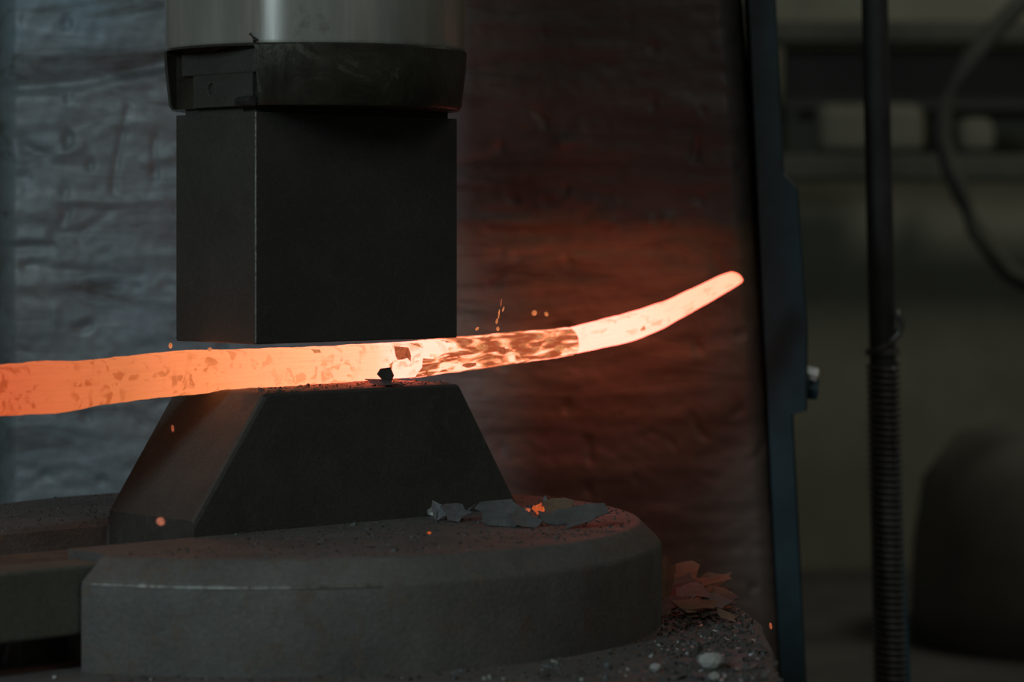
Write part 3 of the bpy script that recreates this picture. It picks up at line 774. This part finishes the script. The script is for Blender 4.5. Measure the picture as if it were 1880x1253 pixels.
# hot bits flying off: (x, y, depth, length px, width px, tilt)
sp = [(920,556,5500,7,1.1,.1,'highest faint spark right of the upper die'), (916,577,5500,9,1.5,.12,'long streaking spark right of the upper die'), (924,568,5500,5,1.5,.3,'thin spark beside the long streaking one'),
      (912,590,5500,5,2.2,.2,'small spark under the long streaking one'), (914,604,5480,4,3,0,'round spark just above the bar'), (876,604,5450,4,2.6,.8,'spark near the lower right corner of upper die'),
      (981,575,5900,5,4.5,.6,'larger blurred spark, left of the pair above the bar'), (1003,577,5900,4,3.4,-.5,'smaller blurred spark, right of the pair above the bar'),
      (313,635,5250,5,3.4,0,'spark above the bar left of the upper die'), (385,642,5150,4,3.5,.9,'spark on the bar below upper die left face'), (317,787,5060,6,2.4,-.1,'spark before the sloping end of lower die'),
      (295,958,4800,7,8,.4,'soft peach spark in front of the lower die foot'), (1415,1150,5650,6,2.4,-.15,'red spark off the right rim of anvil base'), (434,1e9,0,0,0,0,'')]
for px, py, Y, ln, wd, ti, lb in sp:
    if Y == 0: continue
    c = at(px, py, Y); L, W_ = ln*Y/F*S, wd*Y/F*S; d = Vector((math.sin(ti), 0, math.cos(ti)))
    bm = bmesh.new(); tube(bm, [c-d*L, c-d*L*.6, c, c+d*L*.6, c+d*L], [W_*.3, W_*.85, W_, W_*.8, W_*.25], 8)
    m = 'haze' if py == 958 else 'dull' if (py > 900 or py == 787 or py == 556) else 'spark'
    tag(link('spark', bm, M[m], None, True), lb, 'spark')

# ---------------------------------------------------------------- pole with coil, pipe
PY = 7050
pole = thing('guide_pole', at(1634, 425+1667*F/PY, PY), 'dark upright pole with a coiled spring around its lower half', 'pole')
def px_pole(y): return 1606 + (y)*.0225
bm = bmesh.new(); tube(bm, [at(px_pole(y), y, PY) for y in (-500, 0, 400, 800, 1200, 425+1667*F/PY)], .0200, 24); link('pole_rod', bm, M['pole'], pole, True)
bm = bmesh.new(); pts = []
turns, ytop, ybot = 62, 668, 1400
for i in range(turns*14+1):
    a = 2*math.pi*i/14; y = ytop + (ybot-ytop)*i/(turns*14)
    p = at(px_pole(y), y, PY); pts.append(p + Vector((math.cos(a)*.0225, math.sin(a)*.0225, 0)))
tube(bm, pts, .0034, 6); link('coil_spring', bm, M['hose'], pole, True)
bm = bmesh.new(); tube(bm, [at(x, y, PY-45) for x, y in ((1604,650),(1618,640),(1636,628),(1650,612),(1655,598),(1652,582),(1645,572))], .0055, 8)
link('spring_hook', bm, M['bolt'] if False else M['hose'], pole, True)
bm = bmesh.new(); tube(bm, [at(px_pole(y), y, PY) for y in (640, 652)], .026, 20); link('spring_collar', bm, M['hose'], pole)
bm = bmesh.new(); tube(bm, [at(1624+(y-700)*.05, y, PY+160) for y in (560, 900, 1260, 425+1667*F/(PY+160))], .017, 14)
tag(link('blue_pipe', bm, M['blue'], None, True), 'blue painted pipe standing just behind the coiled pole', 'pipe')

# ---------------------------------------------------------------- far bay, badly out of focus
def at_box(bm, xa, xb, ya, yb, Y, dY):
    k = Y/F; xybox(bm, (xa-940)*k, (xb-940)*k, Y, Y+dY, (ya-425)*k, (yb-425)*k)
FY = 13300
rk = thing('wall_rack', V((1700-940)*FY/F, FY, 1667), 'dark rack of horizontal rails against far wall', 'rack')
for ya, yb in ((38, 78), (283, 332)):
    bm = bmesh.new(); at_box(bm, 1380, 2050, ya, yb, FY, 250); bevel(bm, 20, 2); link('rail', bm, M['beam'], rk)
for xa in (1330, 2050):
    bm = bmesh.new(); at_box(bm, xa, xa+50, 0, 425+1667*F/FY, FY+30, 200); link('upright', bm, M['beam'], rk)
bm = bmesh.new(); at_box(bm, 1500, 1700, 190, 283, FY+20, 200); bevel(bm, 60, 3)
tag(link('storage_bin', bm, M['pan']), 'pale blurred bin on the rack rail near the pole', 'bin')
bm = bmesh.new(); at_box(bm, 1760, 1830, 215, 283, FY+20, 200); bevel(bm, 60, 3)
tag(link('storage_bin', bm, M['pan']), 'dim blurred bin at right end of the rack rail', 'bin')
bm = bmesh.new(); at_box(bm, 1440, 2100, 85, 200, FY+350, 60); tag(link('shelf_board', bm, M['floor']), 'brownish blurred board behind upper rack rails', 'board')
# dark round tank low on the right
bm = bmesh.new(); TY = 11500; k = TY/F
lathe(bm, (1990-940)*k, TY, [(200, (760-425)*k), (520, (800-425)*k), (650, (880-425)*k), (690, (1000-425)*k), (700, (1100-425)*k), (700, 1667)], 64)
tag(link('dark_tank', bm, M['tank'], None, True), 'large dark rounded tank at the far lower right', 'tank')
bm = bmesh.new(); tube(bm, [at(x, y, 11000) for x, y in ((1960,-60),(1880,0),(1830,50),(1770,120),(1735,190),(1728,250),(1745,310),(1765,360),(1790,420),(1850,500),(1960,560))], .022, 12)
tag(link('hanging_hose', bm, M['beam'], None, True), 'blurred hose looping down from the top right corner', 'hose')
